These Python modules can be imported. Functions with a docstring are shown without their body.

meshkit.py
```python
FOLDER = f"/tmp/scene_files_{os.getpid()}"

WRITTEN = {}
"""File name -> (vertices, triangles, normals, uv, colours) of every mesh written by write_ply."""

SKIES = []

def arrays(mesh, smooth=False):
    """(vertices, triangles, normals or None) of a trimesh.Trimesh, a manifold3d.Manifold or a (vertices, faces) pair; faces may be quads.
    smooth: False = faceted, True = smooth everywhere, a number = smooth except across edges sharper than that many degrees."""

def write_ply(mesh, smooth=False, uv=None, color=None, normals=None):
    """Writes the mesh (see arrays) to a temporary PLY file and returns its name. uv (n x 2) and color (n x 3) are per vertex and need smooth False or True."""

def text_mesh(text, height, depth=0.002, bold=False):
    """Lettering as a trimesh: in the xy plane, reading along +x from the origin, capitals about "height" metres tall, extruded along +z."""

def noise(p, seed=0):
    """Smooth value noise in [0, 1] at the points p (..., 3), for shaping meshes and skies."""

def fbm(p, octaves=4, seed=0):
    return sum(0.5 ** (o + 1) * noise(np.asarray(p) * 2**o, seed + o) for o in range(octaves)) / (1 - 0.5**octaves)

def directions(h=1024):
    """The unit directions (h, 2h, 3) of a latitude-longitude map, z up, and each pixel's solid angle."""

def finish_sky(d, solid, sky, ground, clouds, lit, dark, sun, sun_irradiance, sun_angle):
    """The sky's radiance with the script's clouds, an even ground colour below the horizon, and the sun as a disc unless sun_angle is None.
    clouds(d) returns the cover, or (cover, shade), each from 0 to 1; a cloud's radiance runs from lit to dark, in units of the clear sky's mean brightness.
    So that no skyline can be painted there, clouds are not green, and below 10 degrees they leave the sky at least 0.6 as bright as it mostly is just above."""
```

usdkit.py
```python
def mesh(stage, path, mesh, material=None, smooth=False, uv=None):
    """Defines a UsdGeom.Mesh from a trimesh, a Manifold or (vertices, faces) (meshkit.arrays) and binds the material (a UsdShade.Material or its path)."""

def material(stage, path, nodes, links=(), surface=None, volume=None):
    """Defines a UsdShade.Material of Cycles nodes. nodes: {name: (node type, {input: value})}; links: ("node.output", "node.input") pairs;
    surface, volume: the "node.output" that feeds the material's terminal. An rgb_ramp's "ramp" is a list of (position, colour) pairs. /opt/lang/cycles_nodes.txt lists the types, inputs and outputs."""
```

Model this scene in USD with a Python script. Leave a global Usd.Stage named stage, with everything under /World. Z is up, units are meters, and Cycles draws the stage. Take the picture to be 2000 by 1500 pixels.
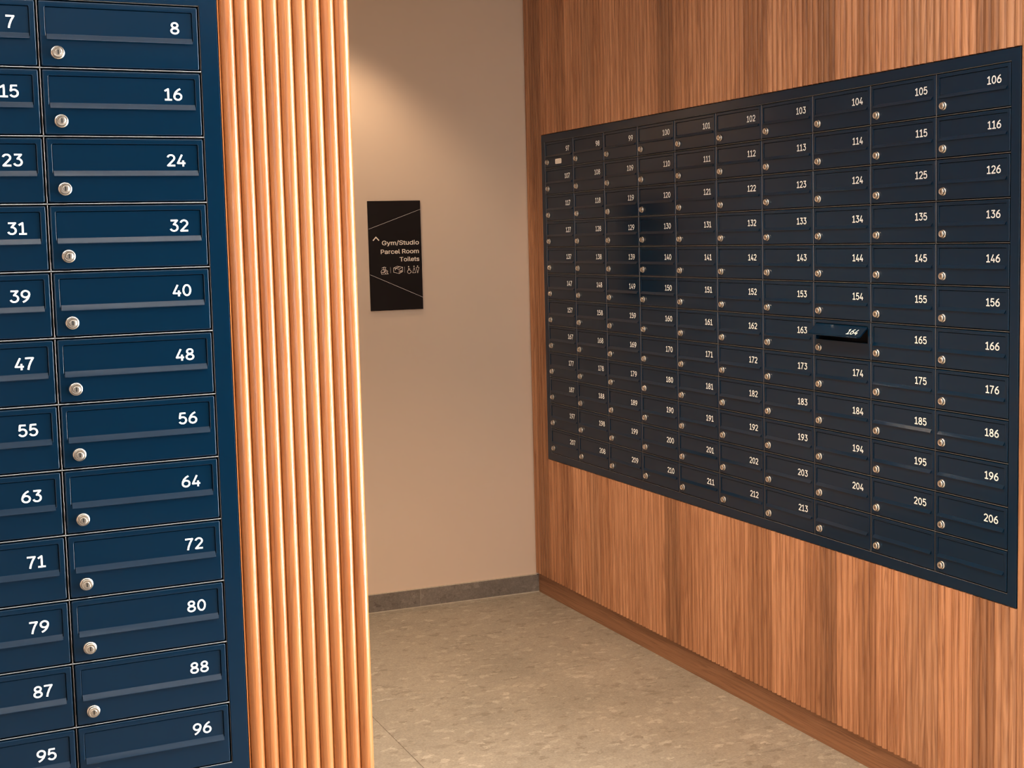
import math, random
import numpy as np
import trimesh
import usdkit, meshkit
from pxr import Usd, UsdGeom, UsdLux, UsdShade, Sdf, Gf, Vt
from shapely.geometry import LineString, Polygon, Point, box as sbox
from shapely.ops import unary_union
from shapely import affinity

random.seed(7)
rng = np.random.default_rng(7)

stage = Usd.Stage.CreateInMemory()
UsdGeom.SetStageUpAxis(stage, UsdGeom.Tokens.z)
UsdGeom.SetStageMetersPerUnit(stage, 1.0)
UsdGeom.Xform.Define(stage, '/World')
UsdGeom.Scope.Define(stage, '/World/Looks')

# ------------------------------------------------------------------ camera, sky, lights, exposure
Z0 = 1.971                                    # top of the first mailbox row above the floor
CAM = (-2.460024, -2.291333, Z0 - 0.399856)
ROT = [[0.9098975847, 0.4106025682, 0.0590924382],
       [-0.4140871492, 0.9075374281, 0.0700546175],
       [-0.0248639836, -0.0882119465, 0.9957913608]]        # columns: right, forward, up
F, CX, CY = 2585.3035, 1001.4583, 695.102
EXPOSURE = -0.08
cam = UsdGeom.Camera.Define(stage, '/World/camera')
R_ = np.array(ROT)
right, fwd, up = R_[:, 0], R_[:, 1], R_[:, 2]
M4 = Gf.Matrix4d(*[float(x) for row in ((*right, 0), (*up, 0), (*(-fwd), 0), (*CAM, 1)) for x in row])
cam.AddTransformOp().Set(M4)
cam.CreateHorizontalApertureAttr(36.0)
cam.CreateVerticalApertureAttr(27.0)
cam.CreateFocalLengthAttr(36.0 * F / 2000)
cam.CreateHorizontalApertureOffsetAttr((1000 - CX) * 36.0 / 2000)
cam.CreateVerticalApertureOffsetAttr((CY - 750) * 36.0 / 2000)
cam.CreateClippingRangeAttr(Gf.Vec2f(0.05, 200))
cam.CreateExposureAttr(EXPOSURE)

DAY = (0.93, 0.98, 1.0)
WARM = (1.0, 0.74, 0.49)
dome = UsdLux.DomeLight.Define(stage, '/World/sky_light')
dome.CreateColorAttr(Gf.Vec3f(*DAY)); dome.CreateIntensityAttr(1.6)


def rect_light(name, loc, rot, w, h, color, power):
    l = UsdLux.RectLight.Define(stage, '/World/' + name)
    l.AddTranslateOp().Set(Gf.Vec3d(*loc)); l.AddRotateXYZOp().Set(Gf.Vec3f(*rot))
    l.CreateWidthAttr(w); l.CreateHeightAttr(h)
    l.CreateColorAttr(Gf.Vec3f(*color)); l.CreateIntensityAttr(power)
    return l


# daylight through the glazed front behind the camera and the glazed side on the right of it
rect_light('daylight_front', (-4.0, -6.02, 1.35), (90, 0, 0), 2.2, 2.3, DAY, 3.2)
rect_light('daylight_side', (0.42, -0.80, 1.35), (0, 90, 0), 2.4, 1.30, (1.0, .97, .92), 25.0)
# two pendant linear lamps in front of the near bank, lighting downward and up to the ceiling
STRIPS = [(-2.5, -0.36), (-2.5, -1.30)]
STRIP_Z = 2.59
for i_, (x_, y_) in enumerate(STRIPS):
    rect_light('strip_down_%d' % i_, (x_, y_, STRIP_Z - .001), (0, 0, 0), 3.0, 0.05, (1.0, .90, .78), 5)
    rect_light('strip_up_%d' % i_, (x_, y_, STRIP_Z + .031), (180, 0, 0), 3.0, 0.05, (1.0, .95, .88), (46, 22)[i_])


def spot(name, loc, color, power, angle, soft, radius=0.05):
    l = UsdLux.SphereLight.Define(stage, '/World/' + name)
    l.AddTranslateOp().Set(Gf.Vec3d(*loc)); l.CreateRadiusAttr(radius)
    l.CreateColorAttr(Gf.Vec3f(*color)); l.CreateIntensityAttr(power)
    s = UsdLux.ShapingAPI.Apply(l.GetPrim()); s.CreateShapingConeAngleAttr(angle); s.CreateShapingConeSoftnessAttr(soft)


CEIL = 2.72
DOWNLIGHTS = [(-0.95, 2.62), (-1.05, 1.05), (-1.05, -0.6), (-2.7, 1.5)]
for i, (x, y) in enumerate(DOWNLIGHTS):
    spot('downlight_lamp_%03d' % i, (x, y, CEIL - 0.045), WARM, (330, 1250, 600, 1400)[i], 53, 0.55)

# ------------------------------------------------------------------ helpers
LOOKS = '/World/Looks/'
used = {}


def numbered(parent, name):
    k = (str(parent), name)
    n = used.get(k, 0); used[k] = n + 1
    return name if n == 0 else '%s_%03d' % (name, n)


def path_of(parent):
    return '/World' if parent is None else str(parent.GetPath())


def tag(prim, label=None, cat=None, group=None, kind=None):
    for k, v in (('label', label), ('category', cat), ('group', group), ('kind', kind)):
        if v:
            prim.SetCustomDataByKey(k, v)
    return prim


def obj(name, mesh, mat, parent=None, smooth=False):
    pp = path_of(parent)
    m = usdkit.mesh(stage, pp + '/' + numbered(pp, name), mesh, mat, smooth)
    return m.GetPrim()


def thing(name, label=None, cat=None, group=None, kind=None):
    x = UsdGeom.Xform.Define(stage, '/World/' + numbered('/World', name))
    return tag(x.GetPrim(), label, cat, group, kind)


def rrect(u0, v0, u1, v1, r, k=4):
    """Rounded rectangle loop, 4*(k+1) points."""
    pts = []
    for cx, cy, a0 in ((u1 - r, v1 - r, 0), (u0 + r, v1 - r, 90), (u0 + r, v0 + r, 180), (u1 - r, v0 + r, 270)):
        for i in range(k + 1):
            a = math.radians(a0 + 90 * i / k)
            pts.append((cx + r * math.cos(a), cy + r * math.sin(a)))
    return np.array(pts)


def loft(loops, cap_last=False, cap_first=False):
    n = len(loops[0]); V = np.vstack(loops); Fc = []
    for j in range(len(loops) - 1):
        for i in range(n):
            a, b = j * n + i, j * n + (i + 1) % n
            Fc += [(a, b, b + n), (a, b + n, a + n)]
    if cap_last:
        o = (len(loops) - 1) * n
        Fc += [(o, o + i, o + i + 1) for i in range(1, n - 1)]
    if cap_first:
        Fc += [(0, i + 1, i) for i in range(1, n - 1)]
    return trimesh.Trimesh(V, np.array(Fc), process=False)


def lay(loop2, n):
    return np.c_[loop2, np.full(len(loop2), n)]


def boxm(x0, y0, z0, x1, y1, z1):
    m = trimesh.creation.box([x1 - x0, y1 - y0, z1 - z0]); m.apply_translation([(x0 + x1) / 2, (y0 + y1) / 2, (z0 + z1) / 2])
    return m


def chamfer_box(x0, y0, z0, x1, y1, z1, c):
    import manifold3d as m3
    pts = []
    for x, sx in ((x0, 1), (x1, -1)):
        for y, sy in ((y0, 1), (y1, -1)):
            for z, sz in ((z0, 1), (z1, -1)):
                pts += [(x + c * sx, y + c * sy, z), (x + c * sx, y, z + c * sz), (x, y + c * sy, z + c * sz)]
    return m3.Manifold.hull_points(np.array(pts, float))


def extrude(poly, d):
    geoms = getattr(poly, 'geoms', [poly])
    return trimesh.util.concatenate([trimesh.creation.extrude_polygon(g, d, engine='earcut') for g in geoms if g.area > 0])


def mapped(mesh, fn):
    """Local (u right, v down, n outward, metres) to the world; keeps faces outward."""
    V = np.array(mesh.vertices); W = fn(V)
    Fc = np.array(mesh.faces)
    J = np.array([fn(np.eye(3)[[i]])[0] - fn(np.zeros((1, 3)))[0] for i in range(3)])
    if np.linalg.det(J) < 0:
        Fc = Fc[:, ::-1]
    return trimesh.Trimesh(W, Fc, process=False)


# ------------------------------------------------------------------ materials
def mat_simple(name, color, rough=0.5, metal=0.0, spec=0.5, bump=None, coat=0.0):
    nodes = {'p': ('principled_bsdf', {'base_color': color, 'roughness': rough, 'metallic': metal, 'specular_ior_level': spec, 'coat_weight': coat})}
    links = []
    if bump:
        scale, dist = bump
        nodes['g'] = ('geometry', {}); nodes['n'] = ('noise_texture', {'scale': scale, 'detail': 3.0})
        nodes['b'] = ('bump', {'strength': 1.0, 'distance': dist})
        links = [('g.position', 'n.vector'), ('n.fac', 'b.height'), ('b.normal', 'p.normal')]
    return usdkit.material(stage, LOOKS + name, nodes, links, surface='p.BSDF')


def mat_wood(name, light, dark, rough=0.35, spec=0.5, axis='z', seed=0.0):
    """Straight and cathedral grain stretched along one axis, shifted per object."""
    long_ = {'z': (1, 1, .03), 'y': (1, .03, 1), 'x': (.03, 1, 1)}[axis]
    mid = tuple((a * .6 + b * .4) for a, b in zip(light, dark))
    nodes = {
        'g': ('geometry', {}), 'oi': ('object_info', {}),
        'off': ('vector_math', {'math_type': 'add', 'vector2': (seed, seed * .7, seed * 1.3)}),
        'mr': ('math', {'math_type': 'multiply', 'value2': 37.0}),
        'cx': ('combine_xyz', {}),
        'add': ('vector_math', {'math_type': 'add'}),
        'm1': ('mapping', {'scale': tuple(190 * s for s in long_)}),
        'n1': ('noise_texture', {'scale': 1.0, 'detail': 4.0, 'roughness': .55, 'distortion': .6}),
        'm2': ('mapping', {'scale': tuple((55 if s == 1 else 1.6 / .03 * .03) for s in long_)}),
        'n2': ('noise_texture', {'scale': 1.0, 'detail': 2.0, 'distortion': 1.2}),
        'm3': ('mapping', {'scale': tuple((900 if s == 1 else 14) for s in long_)}),
        'n3': ('noise_texture', {'scale': 1.0, 'detail': 2.0}),
        'w': ('math', {'math_type': 'multiply', 'value2': 7.0}),
        'fr': ('math', {'math_type': 'pingpong', 'value2': 1.0}),
        'mx': ('math', {'math_type': 'multiply_add', 'value2': .38}),
        'h3': ('math', {'math_type': 'multiply_add', 'value2': .45}),
        'mx2': ('math', {'math_type': 'multiply_add', 'value2': .30}),
        'r': ('rgb_ramp', {'ramp': [(.25, dark), (.5, mid), (.78, light)]}),
        'b': ('bump', {'strength': .5, 'distance': .0006}),
        'p': ('principled_bsdf', {'roughness': rough, 'specular_ior_level': spec}),
    }
    links = [('g.position', 'off.vector1'), ('oi.random', 'mr.value1'), ('mr.value', 'cx.x'), ('mr.value', 'cx.y'), ('mr.value', 'cx.z'),
             ('off.vector', 'add.vector1'), ('cx.vector', 'add.vector2'),
             ('add.vector', 'm1.vector'), ('m1.vector', 'n1.vector'), ('add.vector', 'm2.vector'), ('m2.vector', 'n2.vector'),
             ('add.vector', 'm3.vector'), ('m3.vector', 'n3.vector'),
             ('n2.fac', 'w.value1'), ('w.value', 'fr.value1'),
             ('n3.fac', 'h3.value1'), ('h3.value', 'mx2.value3'),
             ('fr.value', 'mx.value1'), ('n1.fac', 'mx2.value1'), ('mx2.value', 'mx.value3'),
             ('mx.value', 'r.fac'), ('r.color', 'p.base_color'), ('n3.fac', 'b.height'), ('b.normal', 'p.normal')]
    return usdkit.material(stage, LOOKS + name, nodes, links, surface='p.BSDF')


def tone(c, k, red=0.0):
    return tuple(float(np.clip(x * k * (1 + r), 0, 1)) for x, r in zip(c, (red, 0, -red)))


NAVY = (0.0006, 0.0148, 0.0385)
navy = mat_simple('navy_paint', NAVY, .17, spec=.30, bump=(40.0, .00005))
navy_in = mat_simple('navy_inside', (0.004, 0.006, 0.010), .6)
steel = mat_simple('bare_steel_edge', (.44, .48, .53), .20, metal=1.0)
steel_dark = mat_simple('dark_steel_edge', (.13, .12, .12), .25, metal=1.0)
white_vinyl = mat_simple('white_vinyl', (.86, .86, .84), .45)
metal = mat_simple('nickel', (.74, .67, .60), .24, metal=1.0)
metal_core = mat_simple('nickel_core', (.52, .45, .39), .30, metal=1.0)
dark_slot = mat_simple('dark_slot', (.01, .008, .007), .6)
sticker_m = mat_simple('sticker_paper', (.94, .88, .80), .5)
sign_m = mat_simple('sign_brown', (.0115, .0068, .0062), .5, spec=.15)
sign_ink = mat_simple('sign_lettering', (.92, .80, .68), .5)
sign_ink2 = mat_simple('sign_line', (.58, .53, .50), .45)
wall_m = mat_simple('wall_paint', (.75, .575, .445), .85, spec=.2, bump=(220.0, .00008))
taupe_m = mat_simple('taupe_paint', (.13, .105, .09), .8)
ceil_m = mat_simple('ceiling_paint', (.75, .74, .72), .9)
white_m = mat_simple('white_trim', (.8, .8, .8), .4)
frame_m = mat_simple('window_frame_paint', (.05, .05, .055), .4)

L_LIGHT, L_DARK = (.52, .195, .064), (.33, .098, .025)
left_woods = [mat_wood('left_slat_wood_%d' % i, tone(L_LIGHT, k, r), tone(L_DARK, k, r), .27, .6, 'z', 3.1 * i)
              for i, (k, r) in enumerate(((1.0, 0), (.93, .03), (.88, .06), (1.03, -.03)))]
R_LIGHT, R_DARK = (.62, .290, .142), (.265, .098, .041)
right_woods = [mat_wood('right_slat_wood_%d' % i, tone(R_LIGHT, k, r), tone(R_DARK, k, r), .42, .4, 'z', 1.7 * i + 20)
               for i, (k, r) in enumerate(((1.0, 0), (.88, .03), (.72, .05), (1.12, -.03), (.95, -.04), (.60, .04), (.80, .0)))]
plinth_m = mat_wood('plinth_wood', (.36, .17, .085), (.20, .085, .04), .45, .4, 'y', 9.0)
backing_m = mat_simple('wood_backing', (.12, .05, .025), .7)


def mat_stone(name, base, chip, dark, scale=1.0):
    """Cast-stone look: soft clouds, fine speckle and scattered small flakes."""
    nodes = {
        'g': ('geometry', {}), 'oi': ('object_info', {}), 'mr': ('math', {'math_type': 'multiply', 'value2': 23.0}), 'cx': ('combine_xyz', {}),
        'add': ('vector_math', {'math_type': 'add'}),
        'm': ('mapping', {'scale': (40 * scale, 54 * scale, 50 * scale), 'rotation': (0, 0, .2)}),
        'nd': ('noise_texture', {'scale': 1.3, 'detail': 3.0, 'roughness': .6}),
        'wv': ('vector_math', {'math_type': 'multiply_add', 'vector2': (1.8, 1.8, 1.8)}),
        'v': ('voronoi_texture', {'scale': 1.0, 'randomness': 1.0}),
        'v2': ('voronoi_texture', {'scale': 3.1, 'randomness': 1.0}),
        'sc': ('separate_color', {}), 'sc2': ('separate_color', {}),
        'rc': ('rgb_ramp', {'ramp': [(0, dark), (.10, tuple((a + 2 * b) / 3 for a, b in zip(dark, base))), (.25, base), (.86, base), (.95, tuple((a + b) / 2 for a, b in zip(chip, base))), (1, chip)]}),
        'rc2': ('rgb_ramp', {'ramp': [(0, (.90, .89, .88)), (.3, (.98, .98, .98)), (.75, (1, 1, 1)), (1, (1.16, 1.15, 1.14))]}),
        'n2': ('noise_texture', {'scale': 3.2, 'detail': 5.0, 'roughness': .6}),
        'r2': ('rgb_ramp', {'ramp': [(.3, (.86, .86, .86)), (.7, (1.10, 1.09, 1.08))]}),
        'n3': ('noise_texture', {'scale': 140.0, 'detail': 4.0, 'roughness': .7}),
        'r3': ('rgb_ramp', {'ramp': [(.3, (.84, .83, .82)), (.7, (1.13, 1.13, 1.13))]}),
        'x1': ('mix', {'mix_type': 'multiply', 'fac': 1.0}), 'x2': ('mix', {'mix_type': 'multiply', 'fac': 1.0}), 'x3': ('mix', {'mix_type': 'multiply', 'fac': 1.0}),
        'b': ('bump', {'strength': .3, 'distance': .0006}),
        'p': ('principled_bsdf', {'roughness': .55, 'specular_ior_level': .35}),
    }
    links = [('oi.random', 'mr.value1'), ('mr.value', 'cx.x'), ('mr.value', 'cx.y'), ('g.position', 'add.vector1'), ('cx.vector', 'add.vector2'),
             ('add.vector', 'm.vector'), ('m.vector', 'nd.vector'), ('nd.color', 'wv.vector1'), ('m.vector', 'wv.vector3'), ('wv.vector', 'v.vector'), ('wv.vector', 'v2.vector'),
             ('v.color', 'sc.color'), ('sc.r', 'rc.fac'), ('v2.color', 'sc2.color'), ('sc2.g', 'rc2.fac'),
             ('add.vector', 'n2.vector'), ('n2.fac', 'r2.fac'), ('add.vector', 'n3.vector'), ('n3.fac', 'r3.fac'),
             ('rc.color', 'x1.color1'), ('r2.color', 'x1.color2'), ('x1.color', 'x2.color1'), ('r3.color', 'x2.color2'), ('x2.color', 'x3.color1'), ('rc2.color', 'x3.color2'),
             ('x3.color', 'p.base_color'), ('n3.fac', 'b.height'), ('b.normal', 'p.normal')]
    return usdkit.material(stage, LOOKS + name, nodes, links, surface='p.BSDF')


floor_m = mat_stone('floor_stone', (.345, .297, .236), (.46, .40, .325), (.265, .222, .172))
skirt_m = mat_stone('skirting_stone', (.215, .180, .152), (.28, .24, .205), (.155, .125, .105))
grout_m = mat_simple('grout', (.50, .42, .33), .9)
grout_dark = mat_simple('grout_floor', (.15, .12, .095), .9)

# pane: mostly see-through
pane_m = usdkit.material(stage, LOOKS + 'window_glass', {
    't': ('transparent_bsdf', {'color': (.98, .99, .99)}), 'gl': ('glossy_bsdf', {'color': (1, 1, 1), 'roughness': .02}), 'm': ('mix_closure', {'fac': .07})},
    [('t.BSDF', 'm.closure1'), ('gl.BSDF', 'm.closure2')], surface='m.closure')

# ------------------------------------------------------------------ the setting
XL, YF = -5.2, -6.0                              # left and front ends of the hall


def yback(x):
    return 2.957 - .0477 * (x - .015)


# floor: a grout bed and separate tiles
fl = thing('floor', 'beige stone-look tiled floor with small chips', kind='structure')
obj('grout_bed', boxm(XL, YF, -.06, .6, 3.3, -.0012), grout_dark, fl)
TX, TY, G = 1.2, .985, .0016
xs = [-1.148 + TX * k for k in range(-4, 3)]
ys = [.957 + TY * k for k in range(-8, 4)]
for i in range(len(xs) - 1):
    for j in range(len(ys) - 1):
        x0, x1, y0, y1 = max(xs[i], XL), min(xs[i + 1], .6), max(ys[j], YF), min(ys[j + 1], 3.3)
        if x1 - x0 < .02 or y1 - y0 < .02 or y0 > yback(x1):
            continue
        obj('floor_tile', chamfer_box(x0 + G / 2, y0 + G / 2, -.012, x1 - G / 2, y1 - G / 2, 0, .0008), floor_m, fl)

# back wall, slightly out of square
pb = np.array([(XL, yback(XL)), (.13, yback(.13)), (.13, yback(.13) + .15), (XL, yback(XL) + .15)])
wb = extrude(Polygon(pb), CEIL); obj_wb = obj('wall_back', wb, wall_m)
tag(obj_wb, 'warm beige painted wall at the end of the passage', kind='structure')
bb = thing('baseboard_back', 'grey stone tile skirting along the beige back wall', kind='structure')


def back_box(x0, x1, z0, z1, t, lift=0.0):
    """A slab of thickness t standing on the back wall's face."""
    a = math.atan(-.0477); d = np.array([math.cos(a), math.sin(a)]); n = np.array([d[1], -d[0]])
    p0, p1 = np.array([x0, yback(x0)]), np.array([x1, yback(x1)])
    q = [p0 + n * lift, p1 + n * lift, p1 + n * (lift + t), p0 + n * (lift + t)]
    m = extrude(Polygon(q), z1 - z0); m.apply_translation([0, 0, z0])
    return m


cuts = [.0115, -.541, -1.141, -1.741, -2.341, -2.941, -3.541, -4.141, -4.741]
for a, b in zip(cuts[:-1], cuts[1:]):
    obj('skirting_tile', back_box(b + .001, a - .001, .004, .078, .010), skirt_m, bb)
obj('grout_line', trimesh.util.concatenate([back_box(-4.74, .0115, 0, .004, .012), back_box(-4.74, .004, .078, .0805, .009), back_box(-4.74, .0115, .004, .078, .0088)]), grout_m, bb)

# right wall: backing, fluted slats, plinth, end trim
HM, WM = .11, .26
PY0 = .1705                                     # near edge of the mailbox grid on the right wall
PFAR = PY0 + 10 * WM
FR = .030
PZT, PZB = Z0 + FR + .001, Z0 - 12 * HM - FR
wr = thing('wall_right', 'wood slatted wall around the far mailbox bank', kind='structure')
back_parts = [boxm(.009, .004, .0895, .13, PY0 - FR - .001, CEIL), boxm(.009, PFAR + FR + .001, .0895, .13, 2.962, CEIL),
              boxm(.009, PY0 - FR - .001, .0895, .13, PFAR + FR + .001, PZB - .001), boxm(.009, PY0 - FR - .001, PZT + .001, .13, PFAR + FR + .001, CEIL), boxm(.10, PY0 - FR - .001, PZB, .13, PFAR + FR + .001, PZT)]
obj('backing', trimesh.util.concatenate(back_parts), backing_m, wr)


def slat_profile(w, h, k=9):
    """Half-round strip: (across, out) from one groove to the next."""
    r = ((w / 2) ** 2 + h * h) / (2 * h)
    a = math.asin(min(1, (w / 2) / r)) if h <= w / 2 else math.pi / 2
    t = np.linspace(-a, a, k)
    return np.c_[r * np.sin(t), r * np.cos(t) - (r - h)]


def slat_mesh(prof, depth, z0, z1, place):
    """prof: (across, out); closed with a flat back; place(across, out, z) gives the world point."""
    loop = np.vstack([prof, [(prof[-1][0], -depth), (prof[0][0], -depth)]])
    n = len(loop)
    V = np.array([place(a, o, z) for z in (z0, z1) for a, o in loop])
    Fc = []
    for i in range(n):
        j = (i + 1) % n
        Fc += [(i, j, j + n), (i, j + n, i + n)]
    Fc += [(0, i + 1, i) for i in range(1, n - 1)] + [(n, n + i, n + i + 1) for i in range(1, n - 1)]
    m = trimesh.Trimesh(V, np.array(Fc), process=False)
    if m.volume < 0:
        m = trimesh.Trimesh(V, np.array(Fc)[:, ::-1], process=False)
    return m


SP = .025344
Y_0 = .1402
profR = slat_profile(SP - .0010, .0075, 9)
tones_seq = []
while len(tones_seq) < 140:
    c = random.choice([0, 0, 1, 2, 3, 4, 5, 6, 0, 3, 1])
    if tones_seq and tones_seq[-1] == c:
        continue
    tones_seq += [c] * random.choice([3, 4, 4, 4, 5])
for k in range(-1, 111):
    yc = Y_0 + (k + .5) * SP
    if yc + SP / 2 > 2.956:
        break
    mt = right_woods[tones_seq[k + 1]]
    pl = lambda a, o, z, yc=yc: (.0045 - o, yc + a, z)
    segs = [(.090, CEIL - .002)] if not (PY0 - FR < yc < PFAR + FR) else [(.090, PZB - .0015), (PZT + .0015, CEIL - .002)]
    for z0, z1 in segs:
        obj('slat', slat_mesh(profR, .0040, z0, z1, pl), mt, wr, smooth=30)
plb = obj('baseboard_right', chamfer_box(.0125, .004, .0, .10, 2.950, .0890, .0008), plinth_m)
tag(plb, 'recessed brown timber plinth below the slatted wall', kind='structure')
tp = obj('trim_1', chamfer_box(-.004, .003, .0, .0088, Y_0 - SP - .001, CEIL - .002, .003), right_woods[3], smooth=30)
tag(tp, 'flat timber end board at the right edge of the slatted wall', kind='structure')

# left wall: core with slats at its end
XE = -1.7241                                    # free end of the left wall
XR = -1.9899                                    # right edge of mailbox column 8
ZL = Z0 + .005
wl = thing('wall_left', 'wall end clad in glossy honey-coloured half-round timber slats', kind='structure')
core = [boxm(-1.9585, .0135, 0, XE - .0100, .30, CEIL), boxm(XL, .10, 0, -1.9585, .30, CEIL),
        boxm(XL, .004, 0, -1.9585, .10, ZL - 12 * HM - FR - .002), boxm(XL, .004, ZL + FR + .002, -1.9585, .10, CEIL), boxm(XL, .004, ZL - 12 * HM - FR - .002, XR - 3 * WM - FR - .002, .10, ZL + FR + .002)]
obj('core', trimesh.util.concatenate(core), backing_m, wl)
SPL = .02552
profL = slat_profile(SPL - .0006, .0078, 17)
ltone = [2, 2, 1, 2, 0, 0, 3, 0, 2, 1]
for k in range(10):
    xc = -1.92829 + (k - 1.5) * SPL
    prof = profL if k else profL[profL[:, 0] > (-1.9585 - xc)]
    obj('slat', slat_mesh(prof, .003, .0, CEIL - .002, lambda a, o, z, xc=xc: (xc + a, .0100 - o, z)), left_woods[ltone[k]], wl, smooth=40)
for k in range(11):
    yc = .0135 + (k + .5) * .0258
    obj('slat', slat_mesh(profL, .003, .0, CEIL - .002, lambda a, o, z, yc=yc: (XE - .0095 + o, yc + a, z)), left_woods[k % 4], wl, smooth=40)

# ceiling and the hall behind the camera
ce = obj('ceiling', boxm(XL, YF, CEIL, .6, 3.4, CEIL + .1), ceil_m); tag(ce, 'white ceiling above the passage', kind='structure')
sw = obj('wall_side', boxm(XL - .12, YF, 0, XL, 3.35, CEIL), wall_m); tag(sw, 'beige side wall of the hall', kind='structure')


def window(n, horiz, a0, a1, z0, z1, at, cols, label):
    w = thing('window_%d' % n, label, kind='structure')
    P = (lambda a, b, c, d, t0, t1: boxm(a, at + t0, c, b, at + t1, d)) if horiz else (lambda a, b, c, d, t0, t1: boxm(at + t0, a, c, at + t1, b, d))
    parts = [P(a0, a1, z0, z0 + .05, -.03, .03), P(a0, a1, z1 - .05, z1, -.03, .03)]
    for i in range(cols + 1):
        a = a0 + (a1 - a0 - .05) * i / cols
        parts.append(P(a, a + .05, z0 + .05, z1 - .05, -.03, .03))
    obj('frame', trimesh.util.concatenate(parts), frame_m, w)
    for i in range(cols):
        a = a0 + (a1 - a0 - .05) * i / cols
        obj('pane', P(a + .05, a0 + (a1 - a0 - .05) * (i + 1) / cols, z0 + .05, z1 - .05, -.004, .004), pane_m, w)


window(1, True, -5.15, -2.85, .1, 2.6, YF + .04, 2, 'dark-framed glazed front behind the camera')
window(2, False, -1.50, -.05, .1, 2.6, .36, 1, 'dark-framed side glazing beyond the slatted wall')
fw = obj('wall_front', trimesh.util.concatenate([boxm(XL, YF - .1, 0, -5.15, YF + .08, CEIL), boxm(-2.85, YF - .1, 0, .6, YF + .08, CEIL), boxm(-5.15, YF - .1, 0, -2.85, YF + .08, .1), boxm(-5.15, YF - .1, 2.6, -2.85, YF + .08, CEIL)]), taupe_m)
tag(fw, 'dark taupe front wall around the glazing', kind='structure')
rw = obj('wall_entrance', trimesh.util.concatenate([boxm(.32, YF + .08, 0, .44, -1.50, CEIL), boxm(.32, -.05, 0, .44, .0, CEIL), boxm(.32, -1.50, 0, .44, -.05, .1), boxm(.32, -1.50, 2.6, .44, -.05, CEIL)]), wall_m)
tag(rw, 'beige wall around the side glazing', kind='structure')
rt = obj('wall_return', boxm(.0, -.002, 0, .44, .0035, CEIL), right_woods[2]); tag(rt, 'plain timber return at the near end of the slatted wall', kind='structure')

# recessed downlights in the ceiling
dl_text = ['near the back wall', 'beside the right wall mailboxes', 'beyond the slatted wall', 'behind the near mailbox bank']
for (x, y), t in zip(DOWNLIGHTS, dl_text):
    d = thing('downlight', 'round white recessed downlight in the ceiling ' + t, 'lamp')
    a = np.linspace(0, 2 * np.pi, 33)[:-1]
    ring = lambda r, z: np.c_[x + r * np.cos(a), y + r * np.sin(a), np.full(32, z)]
    obj('trim_ring', loft([ring(.05, CEIL), ring(.05, CEIL - .004), ring(.044, CEIL - .006), ring(.040, CEIL - .004), ring(.040, CEIL)]), white_m, d, smooth=30)

for (x, y), t in zip(STRIPS, ('nearest the left mailbox bank', 'farther from the left mailbox bank')):
    d = thing('pendant_light', 'slim white linear pendant light ' + t, 'lamp')
    obj('housing', trimesh.util.concatenate([boxm(x - 1.52, y - .036, STRIP_Z - .004, x + 1.52, y - .027, STRIP_Z + .034), boxm(x - 1.52, y + .027, STRIP_Z - .004, x + 1.52, y + .036, STRIP_Z + .034), boxm(x - 1.52, y - .027, STRIP_Z, x + 1.52, y + .027, STRIP_Z + .03)]), white_m, d)
    for k in (-1.2, 1.2):
        obj('suspension_wire', boxm(x + k - .001, y - .001, STRIP_Z + .03, x + k + .001, y + .001, CEIL), metal, d)

# ------------------------------------------------------------------ digits
SW = .150                                        # stroke width for a digit of height 1


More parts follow.
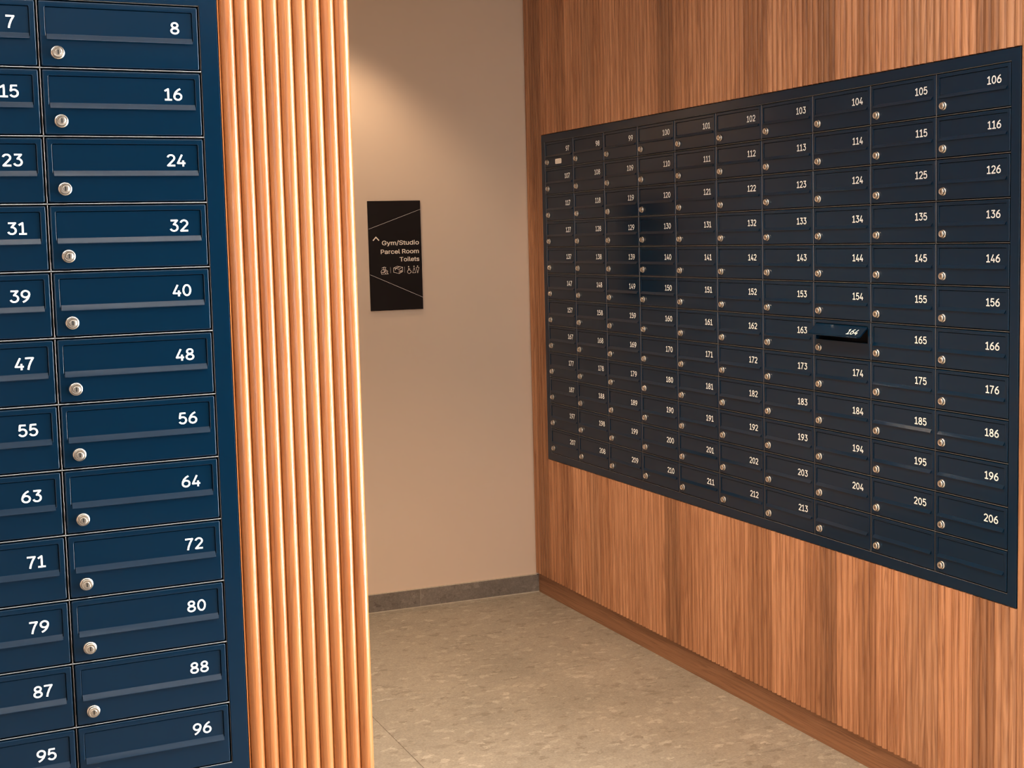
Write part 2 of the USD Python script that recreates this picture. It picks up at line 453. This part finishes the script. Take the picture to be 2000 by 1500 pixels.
def arc(cx, cy, rx, ry, a0, a1, n=20):
    t = np.radians(np.linspace(a0, a1, n))
    return [(cx + rx * math.cos(x), cy + ry * math.sin(x)) for x in t]


H_ = SW / 2
DIGIT = {
    '0': [arc(.34, .5, .34 - H_, .5 - H_, 0, 360, 40)],
    '1': [[(.07, .76), (.33, 1 - H_), (.33, H_)], [(.06, H_), (.60, H_)]],
    '2': [arc(.33, .69, .25, .31 - H_, 168, -32, 24) + [(.09, H_), (.63, H_)]],
    '3': [[(.07, 1 - H_), (.56, 1 - H_), (.30, .60)] + arc(.31, .34, .27, .34 - H_, 88, -160, 24)],
    '4': [[(.42, 1 - H_ * .5), (.09, .27), (.66, .27)], [(.49, .50), (.49, 0)]],
    '5': [[(.57, 1 - H_), (.17, 1 - H_), (.12, .53)] + arc(.33, .345, .265, .345 - H_, 138, -155, 24)],
    '6': [arc(.34, .33, .265, .33 - H_, 0, 360, 32), [(.54, 1 - H_ * .6), (.36, .86), (.20, .70), (.105, .50), (.077, .34)]],
    '7': [[(.05, 1 - H_), (.60, 1 - H_), (.42, .60), (.30, .28), (.24, 0)]],
    '8': [arc(.34, .735, .215, .265 - H_, 0, 360, 28), arc(.34, .285, .262, .285 - H_, 0, 360, 32)],
    '9': None,
}
GL = {}
for ch, strokes in DIGIT.items():
    if strokes is None:
        continue
    g = unary_union([LineString(s).buffer(H_, cap_style=2, join_style=1, quad_segs=3) for s in strokes])
    GL[ch] = g.simplify(.006)
GL['9'] = affinity.rotate(GL['6'], 180, origin=(.34, .5))
ADV = {c: (.60 if c in '1' else .68) for c in GL}
GLM = {}


def number_mesh(text, height, u_right, v_base, n):
    """Lettering in local (u, v, n), right-aligned, baseline at v_base."""
    x, out = 0.0, []
    gap = .10
    for ch in text:
        if ch not in GLM:
            GLM[ch] = extrude(GL[ch], .02)
        m = GLM[ch].copy(); b = GL[ch].bounds
        m.apply_translation([x - b[0], 0, 0]); x += (b[2] - b[0]) + gap
        out.append(m)
    wide = height * 1.08
    m = trimesh.util.concatenate(out); V = np.array(m.vertices)
    W = np.c_[u_right - (x - gap - V[:, 0]) * wide, v_base - V[:, 1] * height, n + V[:, 2] * height]
    return trimesh.Trimesh(W, m.faces[:, ::-1], process=False)


# ------------------------------------------------------------------ mailboxes
U, V_ = WM, HM
E_ = .0028                                      # half of the gap between doors


def door_mesh():
    o = lambda i, n: lay(rrect(E_ + i, E_ + i, U - E_ - i, V_ - E_ - i, max(.0006, .0026 - i * .6)), n)
    p = lambda i, n: lay(rrect(.0122 - i, .0125 - i, U - .0122 + i, .0610 + i, .0022 + i), n)
    return loft([o(0, -.012), *[o(.0026 * (1 - math.cos(a)), -.0026 * (1 - math.sin(a))) for a in np.radians((0, 22, 45, 68, 90))], *[p(.0014 * (1 - math.sin(a)), -.0014 * (1 - math.cos(a))) for a in np.radians((0, 30, 60, 90))], p(0, -.012), o(0, -.012)])


FLAP_PROFILE = [(.0132, -.006), (.0132, -.0026), (.0137, -.0020), (.0555, -.0020), (.0562, -.0017), (.0640, .0044), (.0648, .0047), (.0656, .0043), (.0657, .0036), (.0650, .0028), (.0582, -.0030), (.0560, -.0050), (.030, -.006)]


def flap_mesh():
    m = extrude(Polygon(FLAP_PROFILE), U - .0262)        # in (v, n, u)
    W = np.array(m.vertices)[:, [2, 0, 1]]; W[:, 0] += .0131
    m = trimesh.Trimesh(W, m.faces, process=False)
    if m.volume < 0:
        m = trimesh.Trimesh(W, m.faces[:, ::-1], process=False)
    return m


def lathe(profile, cu, cv, k=24, cap=True):
    a = np.linspace(0, 2 * np.pi, k + 1)[:-1]
    return loft([np.c_[cu + r * np.cos(a), cv + r * np.sin(a), np.full(k, n)] for r, n in profile], cap_last=cap)


def fix(m):
    """Consistent outward faces for local (u, v, n) shapes whose front is +n."""
    n = m.face_normals[:, 2] * m.area_faces
    return m if n.sum() > 0 else trimesh.Trimesh(m.vertices, m.faces[:, ::-1], process=False)


LU, LV = .0292, .0855
DOOR = fix(door_mesh())
FLAP = flap_mesh()
LOCK = fix(lathe([(.0112, 0), (.0112, .0018), (.0104, .0030), (.0094, .0034), (.0090, .0040), (.0090, .0080), (.0082, .0090), (.0073, .0090), (.0068, .0078), (.0052, .0076)], LU, LV))
CORE = fix(lathe([(.0050, .0074), (.0050, .0084), (.0044, .0089)], LU, LV, 20))
KEYH = fix(loft([lay(rrect(LU - .0010, LV - .0038, LU + .0010, LV + .0038, .0009, 2), n) for n in (.0085, .0091)], cap_last=True))
o_ = lambda i, n: lay(rrect(.002 + i, .002 + i, U - .002 - i, V_ - .002 - i, .001), n)
BODY = loft([o_(.0012, -.0125), o_(.0012, -.060)], cap_last=True)
BODY = trimesh.Trimesh(BODY.vertices, BODY.faces, process=False)
RP = [(.0001, -.012), (.0001, -.0005), (.0005, -.0006), (.0010, -.0011), (.0014, -.0018), (.0016, -.0028), (.0016, -.012)]


def bars(along_u):
    """The two facing edges of one compartment: rounded sheet-metal edges."""
    out = []
    for flip in (0, 1):
        m = extrude(Polygon(RP), U - .0004 if along_u else V_ - .0034)
        W = np.array(m.vertices); i_, n_, a_ = W[:, 0], W[:, 1], W[:, 2]
        full = V_ if along_u else U
        i_ = full - i_ if flip else i_
        P = np.c_[a_ + .0002, i_, n_] if along_u else np.c_[i_, a_ + .0017, n_]
        b = trimesh.Trimesh(P, m.faces, process=False)
        if b.volume < 0:
            b = trimesh.Trimesh(P, m.faces[:, ::-1], process=False)
        out.append(b)
    return out


RIM_H, RIM_V = bars(True), bars(False)
OPEN_ANGLE = math.radians(47)


def swing(m, ang):
    """Turns a flap shape about its top hinge, lower edge outward."""
    V = np.array(m.vertices); v0, n0 = .0140, -.003
    v, n = V[:, 1] - v0, V[:, 2] - n0
    c, s = math.cos(ang), math.sin(ang)
    return trimesh.Trimesh(np.c_[V[:, 0], v0 + v * c - n * s, n0 + v * s + n * c], m.faces, process=False)


def mailbox(text, place, label, group, open_flap=False, sticker=False):
    t = thing('mailbox', label, 'mailbox', group)
    obj('door', mapped(DOOR, place), navy, t, smooth=35)
    obj('body', mapped(BODY, place), navy_in, t)
    for b_ in RIM_H:
        obj('edge_trim', mapped(b_, place), steel, t, smooth=50)
    for b_ in RIM_V:
        obj('edge_trim', mapped(b_, place), steel_dark, t, smooth=50)
    fm = swing(FLAP, OPEN_ANGLE) if open_flap else FLAP
    f = obj('flap', mapped(fm, place), navy, t, smooth=35)
    if open_flap:
        tag(f, 'flap left swung outward')
    if text:
        nm = number_mesh(text, .0207, U - .0335, .0490, -.0020)
        obj('number', mapped(swing(nm, OPEN_ANGLE) if open_flap else nm, place), white_vinyl, f)
    l = obj('lock', mapped(LOCK, place), metal, t, smooth=35)
    obj('lock_core', mapped(CORE, place), metal_core, l, smooth=35)
    obj('keyhole', mapped(KEYH, place), dark_slot, l)
    if sticker:
        st = fix(loft([lay(rrect(.100, .0755, .158, .0965, .006), n) for n in (0, .0005)], cap_last=True))
        tag(obj('sticker', mapped(st, place), sticker_m, t), 'pale rounded sticker')
    return t


def surround(u0, v0, u1, v1, place, label):
    """Flat frame around a grid of doors, u0..v1 being the grid's own edges."""
    q = lambda d, n: lay(rrect(u0 - d, v0 - d, u1 + d, v1 + d, .0008, 1), n)
    m = loft([q(FR, -.012), q(FR, -.0010), q(FR - .0010, 0), q(.0012, 0), q(.0004, -.0008), q(.0004, -.012), q(FR, -.012)])
    t = obj('mailbox_surround', mapped(fix(m), place), navy, smooth=30)
    tag(t, label, 'frame')


ORD = 'first second third fourth fifth sixth seventh eighth ninth tenth eleventh twelfth'.split()
# near bank on the left wall
for r in range(12):
    for c in range(5, 8):
        n = str(8 * r + c + 1)
        xl = XR - (8 - c) * WM
        zt = ZL - r * HM
        place = lambda P, xl=xl, zt=zt: np.c_[xl + P[:, 0], -P[:, 2], zt - P[:, 1]]
        mailbox(n, place, 'navy mailbox numbered %s, %s row down, %s column of the near left bank' % (n, ORD[r], ('third', 'second from right', 'rightmost')[c - 5]), 'mailboxes of the near left bank')
surround(0, 0, 3 * WM, 12 * HM, lambda P: np.c_[XR - 3 * WM + P[:, 0], -P[:, 2], ZL - P[:, 1]], 'flat navy metal surround framing the near mailbox bank on the left')

# far bank on the right wall
for r in range(12):
    for c in range(10):
        k = 97 + 10 * r + c
        n = str(k) if k <= 213 else ''
        yl, zt = PFAR - c * WM, Z0 - r * HM
        place = lambda P, yl=yl, zt=zt: np.c_[-P[:, 2], yl - P[:, 0], zt - P[:, 1]]
        if k == 97:
            lab = 'navy mailbox numbered 97 with a pale sticker, top far corner of the right wall bank'
        elif k == 164:
            lab = 'navy mailbox numbered 164 with its flap swung open, right wall bank'
        elif n:
            lab = 'navy mailbox numbered %s, %s row down, %s column of the right wall bank' % (n, ORD[r], ORD[c])
        else:
            lab = 'unnumbered navy mailbox, bottom row, %s column, directly below number %d' % (ORD[c], k - 10)
        mailbox(n, place, lab, 'mailboxes of the right wall bank', k == 164, k == 97)
surround(0, 0, 10 * WM, 12 * HM, lambda P: np.c_[-P[:, 2], PFAR - P[:, 0], Z0 - P[:, 1]], 'flat navy metal surround framing the mailbox bank on the right wall')

# ------------------------------------------------------------------ the sign on the back wall
SX0, SW_, SH = -.7165, .2285, .457
SZT = Z0 - .230
sa = math.atan(-.0477)
sd, sn = np.array([math.cos(sa), math.sin(sa), 0]), np.array([math.sin(sa), -math.cos(sa), 0])
sorg = np.array([SX0, yback(SX0), SZT])
splace = lambda P: sorg + P[:, :1] * sd + P[:, 2:3] * sn - P[:, 1:2] * np.array([0, 0, 1.0])
sg = thing('sign', 'dark brown wayfinding sign reading Gym/Studio, Parcel Room, Toilets on the beige wall', 'sign')
pan = loft([lay(rrect(i, i, SW_ - i, SH - i, .0008, 1), n) for i, n in ((0, .0), (0, .0070), (.0008, .0078))], cap_last=True)
obj('panel', mapped(fix(pan), splace), sign_m, sg)
SN = .0078


def print_on(name, poly, mat, label=None, t=.0006):
    """poly in sign coordinates, metres, u right and v down."""
    m = extrude(poly, t); m.apply_translation([0, 0, SN])
    p_ = obj(name, mapped(fix(m), splace), mat, sg)
    if label:
        tag(p_, label)


def stroke(pts, w):
    return LineString(pts).buffer(w / 2, cap_style=2, join_style=2)


def mm(*pts):
    return [(a / 1000, b / 1000) for a, b in pts]


print_on('line', stroke(mm((1, 116), (228, 37)), .0017), sign_ink2, 'thin rising line')
print_on('line', stroke(mm((1, 305), (228, 407)), .0017), sign_ink2, 'thin falling line')
print_on('arrow', stroke(mm((18, 164), (31, 150), (44, 164)), .0048), sign_ink, 'upward chevron arrow')


def text_line(text, u0, u1, base, cap):
    m = meshkit.text_mesh(text, cap, .0006, bold=True)
    V = np.array(m.vertices); V[:, 0] = u0 + (V[:, 0] - V[:, 0].min()) * (u1 - u0) / (V[:, 0].max() - V[:, 0].min())
    m = trimesh.Trimesh(np.c_[V[:, 0], base - V[:, 1], SN + V[:, 2]], m.faces, process=False)
    obj('lettering', mapped(fix(m), splace), sign_ink, sg)


text_line('Gym/Studio', .056, .218, .1835, .0175)
text_line('Parcel Room', .050, .2165, .2200, .0175)
text_line('Toilets', .131, .2175, .2530, .0175)

# icons, thin outlines
T = .0013
shoe = unary_union([stroke(mm((52, 279), (62, 275), (70, 277), (66, 284), (74, 290), (78, 293), (74, 297), (79, 304), (70, 304)), T * 1.3), stroke(mm((62, 275), (60, 284), (53, 286), (48, 294), (51, 305), (70, 304), (64, 297), (48, 297)), T * 1.3),
                    stroke(mm((58, 288), (68, 284)), T * 1.4), stroke(mm((60, 292), (71, 288)), T * 1.4), stroke(mm((56, 300), (66, 292), (74, 297)), T * 1.4)])
print_on('icon', shoe, sign_ink, 'small trainer icon')
boxi = unary_union([stroke(mm((103, 280), (120, 273), (143, 278), (143, 296), (127, 304), (103, 298), (103, 280), (127, 286), (143, 278)), T * 1.3), stroke(mm((127, 286), (127, 304)), T * 1.3),
                    stroke(mm((111, 282), (130, 275.5)), T * 1.8), stroke(mm((111, 282), (111, 290)), T * 1.8), stroke(mm((131, 294), (139, 290)), T * 1.8), stroke(mm((131, 298), (139, 294)), T * 1.8)])
print_on('icon', boxi, sign_ink, 'small parcel icon')
wc = unary_union([Point(.169, .2765).buffer(.0025), stroke(mm((169, 281), (169, 291), (177, 291), (181, 301)), T * 1.5),
                  LineString(arc(.171, .2975, .0075, .0075, 20, 300, 20)).buffer(T * .7), stroke(mm((169, 285), (176, 285)), T * 1.3)])
print_on('icon', wc, sign_ink, 'small wheelchair icon')
wom = unary_union([Point(.193, .2755).buffer(.0026), Polygon(mm((193, 281), (186, 303), (200, 303))).exterior.buffer(T * .6)])
print_on('icon', wom, sign_ink, 'small woman icon')
man = unary_union([Point(.2085, .2755).buffer(.0026), Polygon(mm((202, 281), (215, 281), (208.5, 304))).exterior.buffer(T * .6)])
print_on('icon', man, sign_ink, 'small man icon')
print_on('divider', stroke(mm((90, 276), (90, 301)), .0010), sign_ink2)
print_on('divider', stroke(mm((151, 276), (151, 301)), .0010), sign_ink2)
